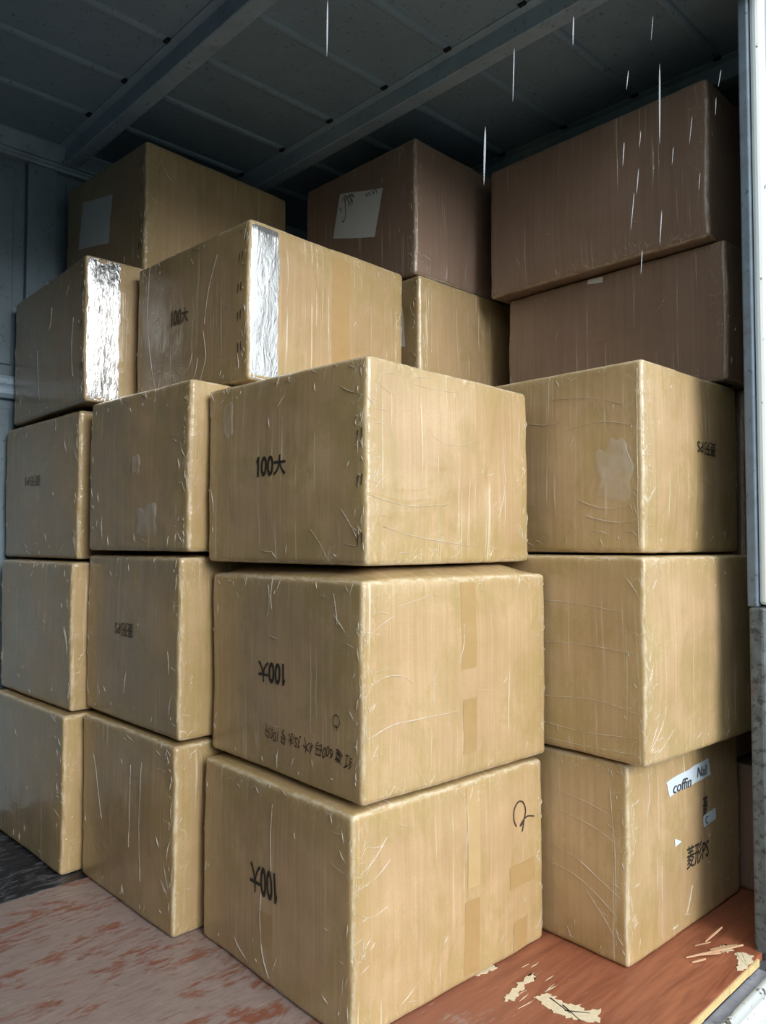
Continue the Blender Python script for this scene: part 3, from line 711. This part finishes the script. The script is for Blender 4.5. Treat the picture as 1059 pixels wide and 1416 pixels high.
creases('H2', [('L', .0022, [(.02, .085), (.07, .083), (.13, .092), (.17, .105)]), ('L', .0018, [(.02, .135), (.08, .120), (.14, .128), (.2, .15)]), ('L', .0014, [(.03, .34), (.12, .36), (.25, .345)]),
               ('L', .0014, [(.25, .375), (.30, .37), (.36, .38)]), ('L', .0012, [(.05, .40), (.15, .43), (.28, .44)]), ('L', .0012, [(.10, .05), (.13, .06), (.16, .058)]), ('L', .0016, [(.012, .02), (.016, .2), (.013, .49)])])
creases('H1', [('L', .0012, [(.02, .13), (.15, .15), (.32, .14), (.5, .16)]), ('L', .0012, [(.03, .28), (.2, .29), (.4, .275)]), ('L', .0012, [(.02, .07), (.2, .06), (.42, .075)]), ('L', .001, [(.05, .38), (.25, .40), (.5, .39)]),
               ('L', .0011, [(.02, .03), (.2, .022), (.5, .025)]), ('R', .0012, [(.02, .04), (.07, .09), (.09, .14)]), ('R', .001, [(.03, .02), (.09, .05), (.13, .08)])])
creases('H0', [('L', .0012, [(.02, .17), (.08, .20), (.15, .235), (.22, .25)]), ('L', .0012, [(.03, .12), (.09, .16), (.16, .19), (.23, .20)]), ('L', .001, [(.03, .30), (.1, .33), (.2, .35)]), ('L', .001, [(.02, .36), (.1, .385), (.2, .40)]),
               ('L', .0012, [(.04, .07), (.07, .11), (.12, .16)]), ('L', .0012, [(.035, .05), (.036, .25), (.05, .44)]), ('R', .0016, [(.30, .045), (.32, .08), (.335, .115)]), ('R', .001, [(.10, .49), (.105, .42), (.09, .36)]),
               ('R', .0012, [(.16, .25), (.158, .15), (.165, .03)])])
creases('A1', [('R', .0018, [(.012, .145), (.08, .165), (.16, .168), (.29, .172)]), ('R', .0018, [(.02, .262), (.07, .275), (.12, .268), (.145, .25)]), ('R', .0014, [(.30, .285), (.315, .33), (.318, .38)]), ('R', .0012, [(.21, .20), (.212, .25), (.21, .30)]),
               ('L', .0012, [(.37, .47), (.362, .43), (.372, .39)]), ('L', .0012, [(.352, .485), (.356, .44), (.35, .41)]), ('R', .0012, [(.1, .43), (.15, .44), (.21, .455)]), ('L', .001, [(.10, .46), (.09, .42), (.085, .39)])])
creases('A2', [('R', .0018, [(.01, .16), (.06, .15), (.15, .14), (.28, .148)]), ('R', .002, [(.05, .09), (.15, .07), (.28, .055), (.42, .04)]), ('R', .0014, [(.22, .315), (.27, .300), (.34, .305), (.40, .322)]), ('R', .0010, [(.50, .12), (.53, .22), (.525, .33)]),
               ('L', .0012, [(.085, .13), (.06, .10), (.03, .06)]), ('L', .001, [(.19, .085), (.16, .05), (.14, .02)]), ('L', .001, [(.07, .05), (.04, .045), (.01, .05)]), ('R', .0012, [(.03, .41), (.045, .44), (.09, .45)]), ('R', .0010, [(.16, .435), (.24, .432), (.32, .438)])])
creases('A0', [('L', .0016, [(.345, .22), (.35, .14), (.335, .06), (.31, .02)]), ('R', .0016, [(.02, .36), (.06, .38), (.10, .42)]), ('R', .0016, [(.02, .33), (.07, .345), (.11, .37)]), ('R', .0014, [(.01, .28), (.05, .26), (.10, .27)]), ('R', .0014, [(.33, .48), (.36, .44), (.368, .38), (.355, .30)]),
               ('R', .001, [(.02, .44), (.05, .41), (.09, .405)]), ('L', .001, [(.30, .44), (.305, .36), (.30, .28)])])
creases('E4', [('R', .0016, [(.02, .30), (.07, .28), (.12, .29)]), ('R', .0018, [(.015, .22), (.05, .225), (.10, .215)]), ('R', .0014, [(.02, .36), (.05, .42), (.06, .47)]), ('R', .0016, [(.20, .40), (.205, .33), (.20, .26)]),
               ('R', .0014, [(.36, .38), (.35, .30), (.345, .22)]), ('R', .0014, [(.06, .45), (.09, .40), (.13, .38)])])
creases('D3', [('L', .0016, [(.30, .38), (.31, .33), (.325, .30)]), ('L', .0012, [(.10, .30), (.105, .2), (.10, .1)]), ('L', .0012, [(.45, .25), (.44, .15), (.42, .06)])])
creases('C0', [('L', .001, [(.50, .40), (.46, .30), (.43, .22)]), ('L', .001, [(.25, .42), (.245, .30), (.25, .18)]), ('L', .001, [(.18, .44), (.185, .25), (.18, .1)])])
creases('B3', [('L', .0014, [(.55, .46), (.56, .3), (.53, .12), (.50, .04)]), ('L', .0012, [(.16, .40), (.20, .30), (.215, .20)]), ('L', .0012, [(.25, .10), (.27, .05), (.31, .02)]), ('L', .0012, [(.28, .12), (.30, .08), (.36, .05), (.40, .07)]), ('L', .0012, [(.22, .18), (.21, .10), (.24, .03)])])

# ------------------------------------------------------------------ rain falling past the opening
def at(px_, py_, y):
    d = fwd + r2 * ((px_ - 529.5) / F_PX) - u2 * ((py_ - 708) / F_PX); t = y / d.y
    return Vector((0, 0, ZC)) + d * t
bm = bmesh.new(); rr = random.Random(3)
DROPS = [(912, 88, 912, 200, .0030), (711, 66, 709, 141, .0019), (793, 22, 792, 63, .0024), (903, 22, 900, 57, .0012), (671, 175, 669, 256, .0034), (869, 97, 866, 124, .0016), (863, 196, 861, 230, .0015),
         (877, 265, 872, 319, .0016), (883, 232, 880, 270, .0013), (915, 290, 912, 340, .0018), (957, 160, 953, 200, .0013), (997, 96, 993, 120, .0014), (990, 134, 989, 160, .0014), (931, 203, 929, 228, .0013),
         (968, 238, 966, 265, .0012), (453, 0, 452, 78, .0018), (888, 345, 886, 380, .0018), (886, 180, 884, 205, .0013)]
for (x0, y0, x1, y1, rad) in DROPS:
    yy = rr.uniform(.52, .70); a, b = at(x0, y0, yy), at(x1, y1, yy); ring = []
    for k in range(11):
        t = k / 10; pr = max(.08, math.sin(math.pi * (t ** .75)) ** .6); c = a.lerp(b, t)
        ring.append([bm.verts.new(c + Vector((math.cos(q * math.pi / 3) * rad * .42 * pr, math.sin(q * math.pi / 3) * rad * .42 * pr, 0))) for q in range(6)])
    for p, q in zip(ring, ring[1:]):
        for i in range(6): bm.faces.new((p[i], p[(i + 1) % 6], q[(i + 1) % 6], q[i]))
    bm.faces.new(ring[0][::-1]); bm.faces.new(ring[-1])
bmesh.ops.recalc_face_normals(bm, faces=bm.faces)
ro = from_bm('falling_rain', bm, M['water'], None, True); ro['kind'] = 'stuff'
tag(ro, 'pale threads of rainwater falling past the open door', 'rain')
